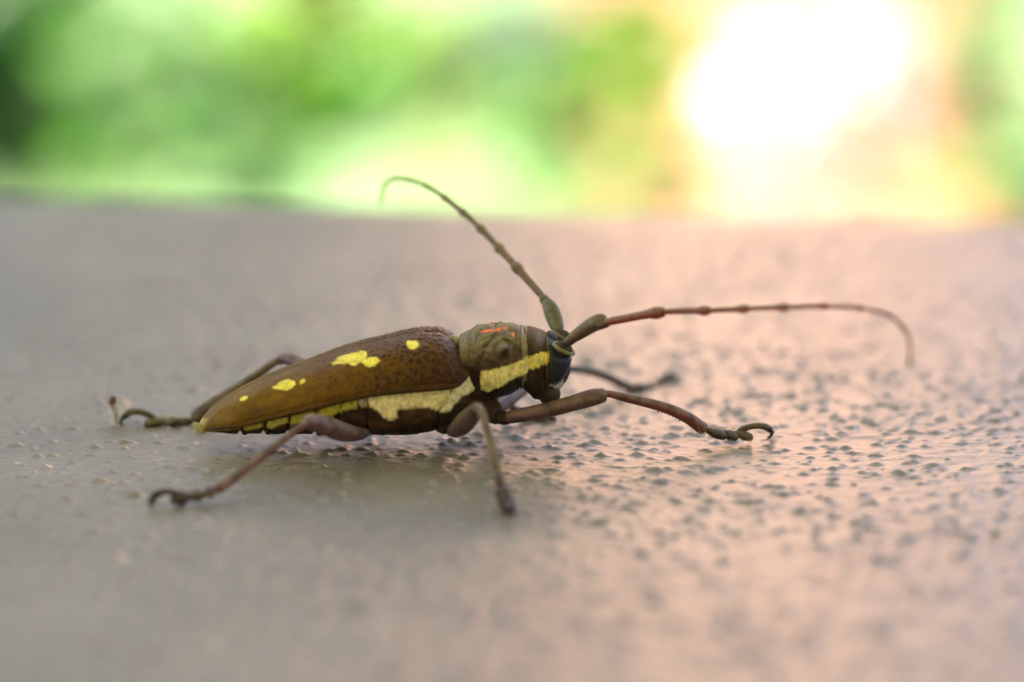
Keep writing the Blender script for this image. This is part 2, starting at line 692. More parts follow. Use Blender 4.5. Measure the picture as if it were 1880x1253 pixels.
DG, MG, LG, YG, PG, OG, GG = (.02, .13, .02), (.10, .27, .04), (.19, .50, .01), (.38, .55, .06), (.52, .66, .26), (.10, .19, .03), (.22, .44, .24)
plant('broadleaf_shrub', 'dense dark green shrub beyond the table edge, farthest from the pale pink blossoms', 'shrub', 2.3,
      [(-60, 60, 0, 150, 300, .10, DG), (30, 110, .1, 130, 360, .09, DG), (40, 240, .1, 80, 160, .09, DG), (130, 60, 0, 100, 50, .10, MG), (200, 170, -.1, 120, 60, .11, MG), (330, 60, .1, 110, 60, .10, OG),
       (240, 300, 0, 110, 40, .10, (.22, .46, .07)), (60, 300, 0, 90, 30, .08, MG)], 11)
plant('broadleaf_shrub', 'mid green shrub beyond the table between dark shrub and lime shrub', 'shrub', 1.9,
      [(430, 120, .1, 110, 40, .10, (.20, .42, .08)), (470, 310, 0, 60, 50, .08, DG), (380, 230, .2, 110, 40, .10, MG), (520, 30, .1, 80, 30, .10, YG), (540, 130, .1, 50, 24, .09, YG)], 12)
plant('broadleaf_shrub', 'saturated lime green shrub beyond the table, behind the raised antenna tip', 'shrub', 1.7,
      [(640, 140, 0, 70, 50, .08, LG), (600, 200, 0, 60, 40, .07, (.10, .34, .01)), (660, 40, .1, 60, 24, .09, YG), (560, 290, .1, 60, 26, .07, MG)], 13)
plant('pale_leaf_shrub', 'pale whitish green shrub beyond the table, next to the lime shrub', 'shrub', 2.0,
      [(765, 310, 0, 45, 50, .06, (.70, .80, .48)), (820, 90, .2, 80, 44, .10, PG), (780, 60, .2, 60, 34, .09, PG), (840, 180, .2, 60, 30, .09, PG)], 14)
plant('broadleaf_shrub', 'olive green shrub beyond the table between pale shrub and yellow-green shrub', 'shrub', 2.1,
      [(1060, 90, .1, 50, 40, .09, MG), (980, 220, 0, 80, 40, .10, (.18, .40, .06)), (1040, 210, 0, 50, 40, .08, (.10, .26, .02)), (930, 320, .1, 70, 26, .08, LG)], 15)
plant('yellow_green_shrub', 'bright yellow-green shrub beyond the table, beside the pale pink blossoms', 'shrub', 2.0,
      [(1180, 60, 0, 80, 50, .10, YG), (1200, 170, 0, 80, 60, .10, (.50, .64, .14)), (1230, 300, .1, 80, 50, .09, PG), (1100, 330, .2, 60, 30, .08, LG), (1110, 120, .2, 30, 24, .08, LG)], 16)
WP, PK = (.56, .52, .54), (.52, .36, .35)
plant('flowering_shrub', 'shrub of white and pale pink blossoms overhanging the far table edge', 'flowers', 1.6,
      [(1400, 60, 0, 60, 40, .05, WP), (1480, 40, .1, 70, 40, .05, PK), (1390, 170, 0, 60, 50, .05, WP), (1450, 150, .05, 60, 50, .05, WP), (1420, 250, 0, 60, 50, .05, WP), (1470, 230, -.05, 50, 50, .05, WP),
       (1560, 60, 0, 70, 45, .05, PK), (1620, 110, 0, 70, 45, .05, PK), (1540, 150, .1, 50, 40, .05, PK), (1650, 60, .1, 50, 30, .05, WP),
       (1430, 340, 0, 50, 40, .05, (.56, .46, .46)), (1510, 320, 0, 50, 40, .05, PK), (1610, 240, .1, 70, 60, .05, (.50, .32, .31)), (1590, 170, .1, 60, 40, .05, (.54, .38, .36)), (1440, 390, -.1, 30, 30, .04, WP)], 17, petal=True,
      extra=[(1590, 340, .15, 60, 24, .07, (.32, .26, .16))])
plant('grey_green_shrub', 'soft grey-green shrub beyond the table on the far side of the blossoms', 'shrub', 2.2,
      [(1800, 60, 0, 90, 60, .10, (.34, .55, .36)), (1765, 220, .1, 50, 50, .08, (.10, .24, .12)), (1860, 220, 0, 80, 40, .10, (.40, .55, .32)), (1780, 350, 0, 70, 40, .08, (.18, .38, .07)), (1870, 350, 0, 50, 30, .08, LG)], 18)

def tree(label, x, y, h, rad, seed, colr, petal=False):
    """garden tree with a tapered trunk, limbs and a leafy crown that hangs low"""
    r = np.random.default_rng(seed)
    e = empty('flowering_tree' if petal else 'garden_tree', (x, y, 0), label, 'tree')
    parts = []
    v, f, _, _ = tube([(0, 0, -.05), (.04, .02, h * .35), (-.03, .05, h * .7), (0, 0, h * .95)], [.09, .07, .045, .015], 6, 10, rmin=.002)
    parts.append((v, f, (1, 1, 1)))
    cl = []
    for k in range(44):
        a = k * 2.4 + r.uniform(-.5, .5)
        z = h * r.uniform(.14, .95)
        rr = rad * math.sqrt(max(.08, 1 - ((z / h - .5) / .55) ** 2)) * r.uniform(.45, 1)
        c = np.array([rr * math.cos(a), rr * math.sin(a), z])
        cl.append((c, rad * .42, 260, .17, np.array(colr) * r.uniform(.7, 1.3)))
        v, f, _, _ = tube([(0, .02, max(.15, z * .8)), c * [.5, .5, 1] + [0, 0, .03], c], [.022, .013, .005], 3, 6, rmin=.002)
        parts.append((v, f, (1, 1, 1)))
    v, f, c = join(parts)
    mesh_obj('trunk', v, f, M_BARK, e, scale=1.0)
    v, f, c = foliage(cl, seed + 1, TREE_V, TREE_F, *([np.ones(3)] if petal else []))
    mesh_obj('crown', v, f, M_PETAL if petal else M_LEAF, e, c, scale=1.0)
    return e


M_BARK = material('bark', (.12, .085, .055), rough=.85, var=.35, var_scale=30, bump=.6, bump_scale=60, bump_dist=.01)
tree('tall dark green tree on the lawn behind the dense dark shrub', -1.15, 4.6, 3.2, .75, 101, (.05, .17, .03))
tree('tall mid green tree on the lawn behind the mid green shrub', -.42, 5.6, 3.6, .62, 103, (.07, .22, .03))
tree('broad green tree on the lawn, farthest from the blossoms', -2.4, 4.2, 3.4, .95, 102, (.05, .16, .03))


# ------------------------------------------------------------------ the beetle
beetle = empty('longhorn_beetle', (0, 0, TABLE_Z), 'brown longhorn beetle with yellow spots and pale side band', 'beetle')


def px_poly(scale, ox, oy, pts):
    return [(x / scale + ox, y / scale + oy) for x, y in pts]


SPOTS = [px_poly(5.222, 340, 580, p) for p in (
    [(525, 815), (540, 793), (575, 778), (603, 785), (603, 803), (575, 822), (540, 830)],
    [(840, 690), (880, 672), (900, 645), (950, 625), (1010, 620), (1055, 640), (1062, 665), (1030, 700), (980, 725), (930, 718), (860, 715)],
    [(1095, 640), (1120, 618), (1155, 620), (1155, 640), (1125, 660), (1100, 658)],
    [(1400, 465), (1440, 450), (1470, 410), (1540, 385), (1640, 365), (1690, 350), (1735, 350), (1748, 395), (1735, 425), (1790, 405), (1850, 408),
     (1872, 450), (1840, 465), (1820, 490), (1780, 502), (1730, 490), (1705, 462), (1685, 452), (1640, 490), (1605, 490), (1560, 465), (1530, 475), (1480, 470), (1430, 485)])]
SPOTS.append(px_poly(7.833, 660, 580, [(680, 430), (690, 395), (730, 385), (760, 392), (790, 375), (840, 385), (860, 430), (835, 480), (790, 490), (745, 502), (690, 470)]))

YEL = np.array((.90, .80, .10))
PALE = np.array((.86, .74, .32))

# outline of the elytra: px, top y, lower margin y, half width
ELY = np.array([
    (365, 779, 788, 1.2), (370, 769, 789, 2.1), (380, 757, 788, 2.9), (390, 747, 787.5, 3.6), (407, 734, 786.5, 4.3), (436, 717, 784, 5.2), (474, 698, 776, 6.0),
    (512, 683, 767, 6.7), (551, 670, 758, 7.2), (589, 656, 748.5, 7.6), (627, 642, 739, 7.9), (665, 632, 730.5, 8.1), (700, 623.5, 725, 8.3), (737, 615, 721.5, 8.45),
    (762, 610, 719, 8.5), (788, 608.5, 717, 8.5), (803, 609, 715.5, 8.45), (815, 614, 714.5, 8.4), (832, 627, 712, 8.1), (843, 638, 707, 7.7), (851, 648, 700, 7.2), (857, 655, 693, 6.8), (861.5, 664, 685, 6.4), (863.5, 673, 677, 6.1)])


def interp(tab, x):
    return [np.interp(x, tab[:, 0], tab[:, k]) for k in range(1, tab.shape[1])]


def smooth_tab(tab, n):
    """resample a station table smoothly (catmull-rom)"""
    c = catmull(tab, 12)
    s = np.concatenate([[0], np.cumsum(np.hypot(np.diff(c[:, 0]), np.diff(c[:, 1]) * .6))])
    q = np.linspace(0, s[-1], n)
    return np.stack([np.interp(q, s, c[:, k]) for k in range(c.shape[1])], 1)


def build_elytron():
    n, m = 470, 150
    T = smooth_tab(ELY, n)
    V = np.zeros((n, m, 3))
    vv = np.linspace(0, 1, m)
    for i in range(n):
        px, yt, ym, wd = T[i]
        X = P(px, 700, ymid((px - 940) * .078) - wd * .6)[0]
        ym0 = ymid(X)
        zt = P(px, yt, ym0)[2]
        zm = P(px, ym, ym0 - wd)[2]
        zt = max(zt, zm + .15)
        th = vv * (math.pi / 2)
        e1, e2 = .86, .80
        lat = wd * np.sin(th) ** e1
        z = zm + (zt - zm) * np.cos(th) ** e2
        # shallow gutter and raised bead along the outer margin
        hgt = min(1.0, (zt - zm) / 4)
        lat = lat + .28 * hgt * np.exp(-((vv - .985) / .012) ** 2) - .10 * hgt * np.exp(-((vv - .95) / .02) ** 2)
        # suture ridge
        z = z + .10 * hgt * np.exp(-(vv / .02) ** 2) - .10 * hgt * np.exp(-((vv - .05) / .025) ** 2)
        V[i, :, 0] = X
        V[i, :, 1] = ym0 - lat - .03
        V[i, :, 2] = z
    # relief: faint long ribs, hammered surface, shiny tubercles towards the shoulder
    du = np.gradient(V, axis=0)
    dv = np.gradient(V, axis=1)
    N = np.cross(du, dv)
    N /= np.linalg.norm(N, axis=2)[:, :, None] + 1e-9
    if N[n // 2, m // 2, 1] > 0:
        N = -N
    arc = np.cumsum(np.linalg.norm(dv, axis=2), axis=1)
    xs = V[:, :, 0]
    px, py = proj(V.reshape(-1, 3))
    px = px.reshape(n, m)
    py = py.reshape(n, m)
    A = arc
    fr = smooth(560, 840, px)
    dsp = .05 * vnoise(xs / 3.1, A / 1.6, 5) + .02 * vnoise(xs / 1.1, A / .7, 6)
    gran = np.zeros((n, m))
    r3 = np.random.default_rng(4)
    X0 = xs[:, m // 2]
    gx = X0.max()
    row = 0
    while gx > X0.min() + 12:
        f = float(np.interp(gx, [X0.min() + 12, X0.max() - 16, X0.max() - 3], [0, .35, 1]))
        sp = .55 + .24 * f
        i_mid = int(np.argmin(np.abs(X0 - gx)))
        L = A[i_mid, -1]
        a0 = (.5 * sp if row % 2 else 0) + .3
        while a0 < L - .8:
            cx = gx + r3.normal() * .22
            ca = a0 + r3.normal() * .22
            a0 += sp * r3.uniform(.85, 1.2)
            if r3.random() > .25 + .75 * f:
                continue
            rad = (.12 + .21 * f) * r3.uniform(.6, 1.3)
            i0 = int(np.searchsorted(X0, cx - rad * 2))
            i1 = int(np.searchsorted(X0, cx + rad * 2))
            if i1 <= i0:
                continue
            d2 = ((xs[i0:i1] - cx) ** 2 + ((A[i0:i1] - ca) * .95) ** 2) / rad ** 2
            bmp = np.exp(-d2 * 1.4)
            gran[i0:i1] = np.maximum(gran[i0:i1], bmp * (.22 + .78 * f) * r3.uniform(.6, 1))
            dsp[i0:i1] += bmp * rad * .30
        gx -= sp * .82
        row += 1
    inside = smooth(0, .05, 1 - vv)[None, :]
    V = V + N * (dsp * inside * smooth(362, 400, px))[:, :, None]
    # colours (pigment, with painted shade low in front): olive-gold behind, chestnut in front, black tubercles, lemon spots
    olive = np.array((.195, .112, .005))
    brown = np.array((.132, .060, .007))
    dark = np.array((.050, .024, .008))
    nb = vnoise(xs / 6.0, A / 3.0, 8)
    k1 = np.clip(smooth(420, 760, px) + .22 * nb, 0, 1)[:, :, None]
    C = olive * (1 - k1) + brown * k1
    low_shade = (smooth(640, 830, px) * smooth(.30, .85, vv)[None, :])[:, :, None] * .75  # shade of the top-lit flank, put into the colour
    C = C * (1 - low_shade) + dark * low_shade
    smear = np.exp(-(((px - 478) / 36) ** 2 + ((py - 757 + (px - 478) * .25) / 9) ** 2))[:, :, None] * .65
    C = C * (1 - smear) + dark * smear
    C = C * (1 - .8 * np.clip(gran * 1.9, 0, 1)[:, :, None]) + np.array((.018, .009, .006)) * .8 * np.clip(gran * 1.9, 0, 1)[:, :, None]
    edge = smooth(.955, .975, vv)[None, :, None] * .7
    C = C * (1 - edge) + np.array((.045, .020, .008)) * edge
    jx = px + .9 * vnoise(px / 4.0, py / 4.0, 9) + .5 * vnoise(px / 1.7, py / 1.7, 10)
    jy = py + .9 * vnoise(px / 4.0 + 20, py / 4.0, 9) + .5 * vnoise(px / 1.7 + 9, py / 1.7, 10)
    for poly in SPOTS:
        C = paint(C, softpoly(jx, jy, poly, 1.5), YEL * (1 + .10 * vnoise(px / 3, py / 3, 12)[..., None] + .06 * vnoise(px / 1.2, py / 1.2, 13)[..., None]))
    tip = (smooth(384, 372, px + .35 * (py - 780)) * (py > 770))[:, :, None]
    C = C * (1 - .8 * tip) + np.array((.50, .40, .06)) * .8 * tip
    return V.reshape(-1, 3), grid_faces(n, m), C.reshape(-1, 3)


def mirror(V):
    W = V.copy()
    W[:, 1] = 2 * ymid(V[:, 0]) - V[:, 1]
    return W


EV, EF, EC = build_elytron()
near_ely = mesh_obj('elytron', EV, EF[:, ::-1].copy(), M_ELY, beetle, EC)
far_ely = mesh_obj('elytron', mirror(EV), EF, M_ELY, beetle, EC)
for o in (near_ely, far_ely):
    sm = o.modifiers.new('thickness', 'SOLIDIFY')
    sm.thickness = .00022
    sm.offset = -1


def loft(tab, n, m, e_up=.9, e_lo=.9, bot_lat=2.0):
    """closed body from stations (px, top y, widest y, bottom y, half width). returns V (n*m), F, px, py, phi"""
    T = smooth_tab(tab, n)
    V = np.zeros((n, m, 3))
    ph = np.linspace(0, 2 * math.pi, m, endpoint=False)          # 0 = top, pi/2 = camera side, pi = bottom
    for i in range(n):
        px, yt, yc, yb, wd = T[i]
        X = P(px, 700, ymid((px - 940) * .078) - wd * .6)[0]
        y0 = ymid(X)
        zt = P(px, yt, y0)[2]
        zc = P(px, yc, y0 - wd)[2]
        zb = P(px, yb, y0 - min(bot_lat, wd))[2]
        s = np.sin(ph)
        c = np.cos(ph)
        up = c >= 0
        lat = wd * np.sign(s) * np.abs(s) ** np.where(up, e_up, e_lo)
        z = np.where(up, zc + (zt - zc) * np.abs(c) ** e_up, zc - (zc - zb) * np.abs(c) ** e_lo)
        V[i, :, 0] = X
        V[i, :, 1] = y0 - lat
        V[i, :, 2] = z
    return V, T, ph


def near_px(V):
    """project every vertex as if on the camera side, so the far half carries the mirrored pattern"""
    W = V.reshape(-1, 3).copy()
    c = ymid(W[:, 0])
    W[:, 1] = c - np.abs(W[:, 1] - c)
    px, py = proj(W)
    return px.reshape(V.shape[:2]), py.reshape(V.shape[:2])


def close(V):
    n, m = V.shape[:2]
    F = [tuple(f) for f in grid_faces(n, m, True)]
    F.append(tuple(range(m))[::-1])
    F.append(tuple((n - 1) * m + j for j in range(m)))
    return V.reshape(-1, 3), F


def outward(V):
    du = np.gradient(V, axis=0)
    dv = np.roll(V, -1, 1) - np.roll(V, 1, 1)
    N = np.cross(du, dv)
    N /= np.linalg.norm(N, axis=2)[:, :, None] + 1e-9
    c = V.mean(1)[:, None, :]
    if ((V - c) * N).sum() < 0:
        N = -N
    return N


# --- hind body under the elytra: abdomen with its ventrites, metathorax, mesothorax
HULL = np.array([   # px, top y, side y, bottom y, half width
    (361, 784, 788, 791, .5), (366, 782, 789, 794, 1.1), (376, 776, 790, 796, 2.0), (400, 760, 789, 797, 3.6), (436, 740, 786, 798, 4.8), (474, 722, 779, 798, 5.6), (512, 708, 771, 798, 6.3),
    (551, 694, 763, 798, 6.8), (589, 682, 755, 799, 7.2), (627, 668, 748, 799, 7.5), (665, 660, 742, 799, 7.7), (700, 652, 740, 800, 7.9), (737, 645, 738, 800, 8.0),
    (762, 640, 737, 798, 8.0), (790, 640, 735, 793, 7.9), (815, 645, 732, 787, 7.7), (835, 640, 722, 778, 7.2), (852, 636, 705, 768, 6.4), (866, 634, 696, 757, 5.4), (885, 632, 695, 748, 4.8), (905, 640, 695, 742, 4.4)])


def build_hull():
    V, T, ph = loft(HULL, 330, 110, .95, .82, 2.5)
    N = outward(V)
    px, py = near_px(V)
    low = smooth(0, .5, -np.cos(ph))[None, :] + smooth(.3, 1, np.sin(ph))[None, :] * 0
    side = smooth(-.2, .1, -np.cos(ph) + .25)[None, :]
    dsp = np.zeros(px.shape)
    for d in (444, 487, 531, 581, 622):
        q = px - d + (py - 770) * .12
        dsp += -.55 * np.exp(-(q / 3.2) ** 2) * side + .16 * np.exp(-((q - 7) / 5) ** 2) * side
    for d in (672,):
        q = px - d + (py - 760) * -.05
        dsp += -.45 * np.exp(-(q / 4) ** 2) * side
    # groove between the metathoracic plate and the mesothorax, running obliquely
    lx = np.interp(py, [715, 757, 800], [828, 806, 800])
    dsp += -.45 * np.exp(-((px - lx) / 2.6) ** 2) * side
    lx2 = np.interp(py, [680, 705, 715, 760], [880, 882, 878, 845])
    dsp += -.5 * np.exp(-((px - lx2) / 3.0) ** 2) * side
    dsp += .06 * vnoise(px / 9, py / 9, 31) + .03 * vnoise(px / 3, py / 3, 32)
    # bulge of the metathoracic sternum
    dsp += .5 * np.exp(-(((px - 735) / 45) ** 2 + ((py - 778) / 14) ** 2))
    V = V + N * dsp[:, :, None]
    px, py = near_px(V)
    dark = np.array((.030, .014, .006))
    rust = np.array((.075, .036, .012))
    k = smooth(-.4, .6, vnoise(px / 16, py / 9, 33))[:, :, None]
    C = dark * (1 - k) + rust * k
    jx = px + 1.0 * vnoise(px / 3.5, py / 3.5, 34) + .7 * vnoise(px / 1.3, py / 1.3, 35)
    jy = py + 1.0 * vnoise(px / 3.5 + 7, py / 3.5, 36) + .8 * vnoise(px / 1.3, py / 1.3 + 9, 37)
    a = px_poly(6.267, 640, 670, [(190, 300), (500, 250), (800, 225), (1165, 180), (1172, 300), (1165, 350), (1120, 430), (1050, 505), (1010, 530), (950, 498), (830, 482), (690, 495),
                                  (572, 505), (556, 540), (555, 600), (500, 635), (450, 635), (395, 600), (350, 540), (300, 510), (240, 470), (215, 410)])
    b = px_poly(6.267, 640, 670, [(1188, 200), (1260, 100), (1390, 60), (1440, 55), (1490, 90), (1508, 190), (1480, 270), (1400, 315), (1300, 370), (1200, 480), (1160, 525), (1080, 557), (1030, 548), (1120, 440), (1180, 340)])
    c1 = px_poly(5.222, 340, 580, [(1390, 840), (1660, 770), (1640, 880), (1560, 905), (1460, 935), (1380, 970), (1260, 990), (1265, 900)])
    c2 = px_poly(5.222, 340, 580, [(1010, 920), (1240, 880), (1235, 985), (1130, 1020), (1010, 1045)])
    c3 = px_poly(5.222, 340, 580, [(790, 980), (985, 930), (985, 1030), (900, 1045), (830, 1088), (785, 1070)])
    c4 = px_poly(5.222, 340, 580, [(560, 1040), (760, 1000), (750, 1070), (660, 1085), (590, 1105), (560, 1095)])
    c5 = px_poly(5.222, 340, 580, [(90, 1100), (150, 1000), (240, 1060), (530, 1040), (525, 1085), (300, 1102), (190, 1125)])
    pal = px_poly(6.267, 640, 670, [(110, 380), (215, 380), (215, 470), (170, 490), (120, 470)])
    low_ok = (np.abs(np.sin(ph)) > .0)[None, :] & np.ones(px.shape, bool)
    for poly, colr in ((a, PALE), (b, PALE * [.98, .98, 1.15]), (c1, (.48, .41, .04)), (c2, (.44, .38, .05)), (c3, (.46, .40, .07)), (c4, (.42, .36, .05)), (c5, (.40, .32, .06)), (pal, (.46, .39, .2))):
        C = paint(C, softpoly(jx, jy, poly, 1.6) * (np.cos(ph) > -.93)[None, :], np.asarray(colr) * (1 + .14 * vnoise(px / 5, py / 5, 38)[..., None] + .12 * vnoise(px / 1.6, py / 6, 39)[..., None]))
    V, F = close(V)
    return V, F, C.reshape(-1, 3)


v, f, c = build_hull()
hull = mesh_obj('abdomen', v, f, M_BODY, beetle, c)

# --- pronotum with wrinkles and the lateral spine
PRO = np.array([
    (842, 622, 672, 700, 4.6), (845, 618, 672, 716, 5.4), (852, 614, 674, 722, 5.7), (860, 608.5, 676, 727, 5.8), (872, 603, 676, 731, 5.9), (888, 598, 676, 734, 6.1), (906, 596, 676, 734, 6.2),
    (925, 596, 674, 731, 6.0), (942, 598, 672, 725, 5.7), (950, 599, 670, 720, 5.5), (957, 600, 668, 717, 5.5), (964, 602, 667, 715, 5.5), (969, 605, 666, 711, 5.2), (971, 612, 665, 704, 4.6)])


def build_pronotum():
    V, T, ph = loft(PRO, 190, 200, .88, .9, 2.0)
    N = outward(V)
    px, py = near_px(V)
    # transverse grooves near the collar and the front margin
    dsp = np.zeros(px.shape)
    for d, wd, dep in ((862, 5, .12), (955, 1.6, .14), (948, 1.6, .12), (963.5, 1.3, .16)):
        dsp -= dep * np.exp(-((px - d + 4 * np.cos(ph)[None, :] * 0) / wd) ** 2)
    # wrinkled disc, swirling round the spine
    sx, sy = 925, 645
    rr = np.hypot(px - sx, (py - sy) * 1.05)
    an = np.arctan2(py - sy, px - sx)
    disc = smooth(866, 880, px) * smooth(952, 942, px) * smooth(.75, .35, np.abs(np.sin(ph / 2))[None, :] * 0 + smooth(640, 690, py))
    sw = np.sin(rr / 3.3 + 1.2 * np.sin(an * 2) + 1.4 * vnoise(px / 14, py / 10, 41))
    sw += .6 * np.sin(rr / 1.9 + 3 * vnoise(px / 10, py / 8, 42))
    dsp += .13 * sw * disc * smooth(9, 16, rr)
    dsp += .10 * np.clip(vnoise(px / 8.5, py / 6, 43), -1, 1) * disc + .03 * vnoise(px / 3, py / 2.4, 44) * disc
    dsp += .05 * vnoise(px / 3, py / 3, 45) * (1 - disc)
    # pits
    dsp -= .05 * smooth(.5, .7, vnoise(px / 2.6, py / 2.6, 46)) * smooth(846, 870, px)
    # spine: a blunt cone pointing outwards
    dsp += 2.1 * np.exp(-(rr / 7.5) ** 2) + .55 * np.exp(-(((px - 908) / 17) ** 2 + ((py - 650) / 14) ** 2))
    V = V + N * dsp[:, :, None]
    px, py = near_px(V)
    ol = np.array((.20, .160, .055))
    br = np.array((.085, .050, .020))
    dk = np.array((.030, .016, .009))
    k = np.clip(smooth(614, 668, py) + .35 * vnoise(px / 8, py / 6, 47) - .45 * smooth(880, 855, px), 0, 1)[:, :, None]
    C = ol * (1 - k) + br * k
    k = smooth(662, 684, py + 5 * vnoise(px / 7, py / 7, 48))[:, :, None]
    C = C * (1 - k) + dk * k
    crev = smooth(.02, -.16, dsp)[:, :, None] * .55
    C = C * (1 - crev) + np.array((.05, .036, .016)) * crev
    sp = np.exp(-(np.hypot(px - 927, py - 645) / 8) ** 2)[:, :, None]
    C = C * (1 - .85 * sp) + np.array((.040, .020, .012)) * .85 * sp
    fringe = (smooth(957, 960, px) * smooth(968, 966, px))[:, :, None] * .6
    C = C * (1 - fringe) + np.array((.34, .29, .16)) * fringe
    jx = px + 1.2 * vnoise(px / 3, py / 3, 49) + .5 * vnoise(px / 1.1, py / 1.1, 50)
    jy = py + 1.2 * vnoise(px / 3 + 5, py / 3, 51) + 1.2 * vnoise(px / 1.1, py / 3.1 + 9, 52)
    band = px_poly(6.963, 820, 570, [(428, 880), (435, 800), (450, 770), (540, 772), (620, 752), (660, 742), (790, 705), (880, 670), (980, 630), (1000, 605), (1050, 590), (1070, 640), (1070, 760), (1010, 815), (900, 850),
                                     (780, 920), (680, 990), (590, 1020), (530, 1048), (440, 1012)])
    C = paint(C, softpoly(jx, jy, band, 1.6), np.array((.88, .75, .25)) * (1 + .18 * vnoise(px / 5, py / 5, 53)[..., None] + .14 * vnoise(px / 1.2, py / 6, 54)[..., None]))
    org = px_poly(6.963, 820, 570, [(425, 280), (480, 250), (640, 238), (690, 215), (770, 205), (780, 235), (700, 248), (640, 268), (560, 280), (440, 290)])
    org2 = px_poly(6.963, 820, 570, [(825, 300), (850, 285), (880, 330), (850, 345)])
    for q in (org, org2):
        kk = inpoly(jx.ravel(), jy.ravel(), q).reshape(px.shape)
        C[kk] = (.80, .17, .02)
    V, F = close(V)
    return V, F, C.reshape(-1, 3)


v, f, c = build_pronotum()
pron = mesh_obj('pronotum', v, f, M_PRON, beetle, c)

# --- scutellum between pronotum and elytra
v, f, t, n_ = tube([P(812, 622, ymid(-10)), P(830, 624, ymid(-8.6)), P(850, 632, ymid(-7))], [.6, 1.3, 1.6], 5, 16, .5)
mesh_obj('scutellum', v, f, M_PRON, beetle, np.broadcast_to(np.array((.24, .23, .08)), (len(v), 3)))

# --- head
HEAD = np.array([
    (955, 612, 664, 706, 4.4), (962, 604, 664, 717, 5.0), (974, 602.5, 665, 726, 5.1), (984, 605, 666, 732, 5.0), (996, 609, 667, 735, 4.8), (1008, 615, 667, 732, 4.5), (1020, 624, 668, 725, 4.0),
    (1030, 634, 670, 716, 3.4), (1038, 644, 672, 706, 2.6), (1044, 654, 673, 696, 1.7), (1047, 664, 674, 684, .7)])


def build_head():
    V, T, ph = loft(HEAD, 120, 120, .85, .85, 1.6)
    N = outward(V)
    px, py = near_px(V)
    dsp = .05 * vnoise(px / 4, py / 4, 61) - .25 * np.exp(-((px - 1001 + (py - 660) * .02) / 1.8) ** 2) * smooth(612, 625, py)
    dsp += .35 * np.exp(-(((px - 986) / 11) ** 2 + ((py - 726) / 8) ** 2))
    V = V + N * dsp[:, :, None]
    px, py = near_px(V)
    br = np.array((.14, .075, .018))
    dk = np.array((.036, .020, .009))
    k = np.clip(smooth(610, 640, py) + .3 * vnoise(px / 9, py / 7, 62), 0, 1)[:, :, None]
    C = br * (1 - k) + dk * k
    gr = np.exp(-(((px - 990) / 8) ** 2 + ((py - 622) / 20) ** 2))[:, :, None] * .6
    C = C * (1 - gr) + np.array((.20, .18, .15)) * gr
    jx = px + 1.2 * vnoise(px / 3, py / 3, 63) + 1.0 * vnoise(px / 1.1, py / 1.1, 64)
    jy = py + 1.4 * vnoise(px / 3, py / 3, 65) + 1.4 * vnoise(px / 1.1 + 4, py / 2.5, 66)
    q = px_poly(6.963, 820, 570, [(1030, 630), (1060, 590), (1150, 562), (1200, 542), (1320, 535), (1325, 650), (1290, 670), (1240, 692), (1160, 732), (1100, 752), (1040, 752)])
    kk = inpoly(jx.ravel(), jy.ravel(), q).reshape(px.shape)
    C[kk] = np.array((.86, .70, .15)) * (1 + .2 * vnoise(px[kk] / 5, py[kk] / 5, 67)[:, None])
    q = px_poly(6.963, 820, 570, [(1310, 950), (1400, 950), (1500, 880), (1500, 1010), (1420, 1060), (1370, 1070), (1390, 1000)])
    kk = inpoly(jx.ravel(), jy.ravel(), q).reshape(px.shape)
    C[kk] = np.array((.50, .46, .30)) * (1 + .2 * vnoise(px[kk] / 3, py[kk] / 3, 68)[:, None])
    rim = (np.exp(-((px - 1005.5) / 1.6) ** 2) * smooth(612, 620, py) * smooth(706, 690, py))[:, :, None] * .6
    C = C * (1 - rim) + np.array((.26, .19, .06)) * rim
    V, F = close(V)
    return V, F, C.reshape(-1, 3)


v, f, c = build_head()
head = mesh_obj('head', v, f, M_BODY, beetle, c)

# mandibles and palps under the face
for s in (1, -1):
    pts = [P(1004, 712, 0), P(1014, 718, 0), P(1012, 726, 0), P(1002, 731, 0)]
    pts = np.array(pts)
    pts[:, 1] = [ymid(p[0]) - s * l for p, l in zip(pts, (2.2, 2.3, 1.4, .5))]
    v, f, t, n_ = tube(pts, [1.3, 1.2, .9, .35], 5, 14)
    mesh_obj('mandible', v, f, M_BODY, head, np.broadcast_to(np.array((.07, .045, .02)), (len(v), 3)))
    pts = np.array([P(996, 728, 0), P(1004, 738, 0), P(1013, 743, 0)])
    pts[:, 1] = [ymid(p[0]) - s * l for p, l in zip(pts, (1.5, 1.8, 1.9))]
    v, f, t, n_ = tube(pts, [.5, .42, .32], 5, 10)
    mesh_obj('palp', v, f, M_LEG, head, np.broadcast_to(np.array((.10, .06, .03)), (len(v), 3)))

EYE = px_poly(6.963, 820, 570, [(1290, 300), (1330, 302), (1375, 325), (1420, 365), (1400, 410), (1395, 460), (1420, 520), (1480, 565), (1560, 592), (1606, 600), (1602, 650), (1580, 720),
                                (1540, 815), (1500, 875), (1450, 920), (1390, 945), (1335, 935), (1305, 880), (1295, 800), (1305, 700), (1312, 620), (1305, 520), (1290, 430), (1280, 360)])


def head_lat(px, py):
    """half width of the head where the ray of this pixel meets it"""
    yt, yc, yb, wd = interp(HEAD, px)
    y0 = ymid((px - 940) * .0775)
    zt = P(px, yt, y0)[2]
    zc = P(px, yc, y0 - wd)[2]
    lat = wd
    for _ in range(12):
        z = P(px, py, y0 - lat)[2]
        c = min(1.0, max(0.0, (z - zc) / (zt - zc))) ** (1 / .85)
        lat = .5 * lat + .5 * wd * max(.05, 1 - c * c) ** .425
    return lat


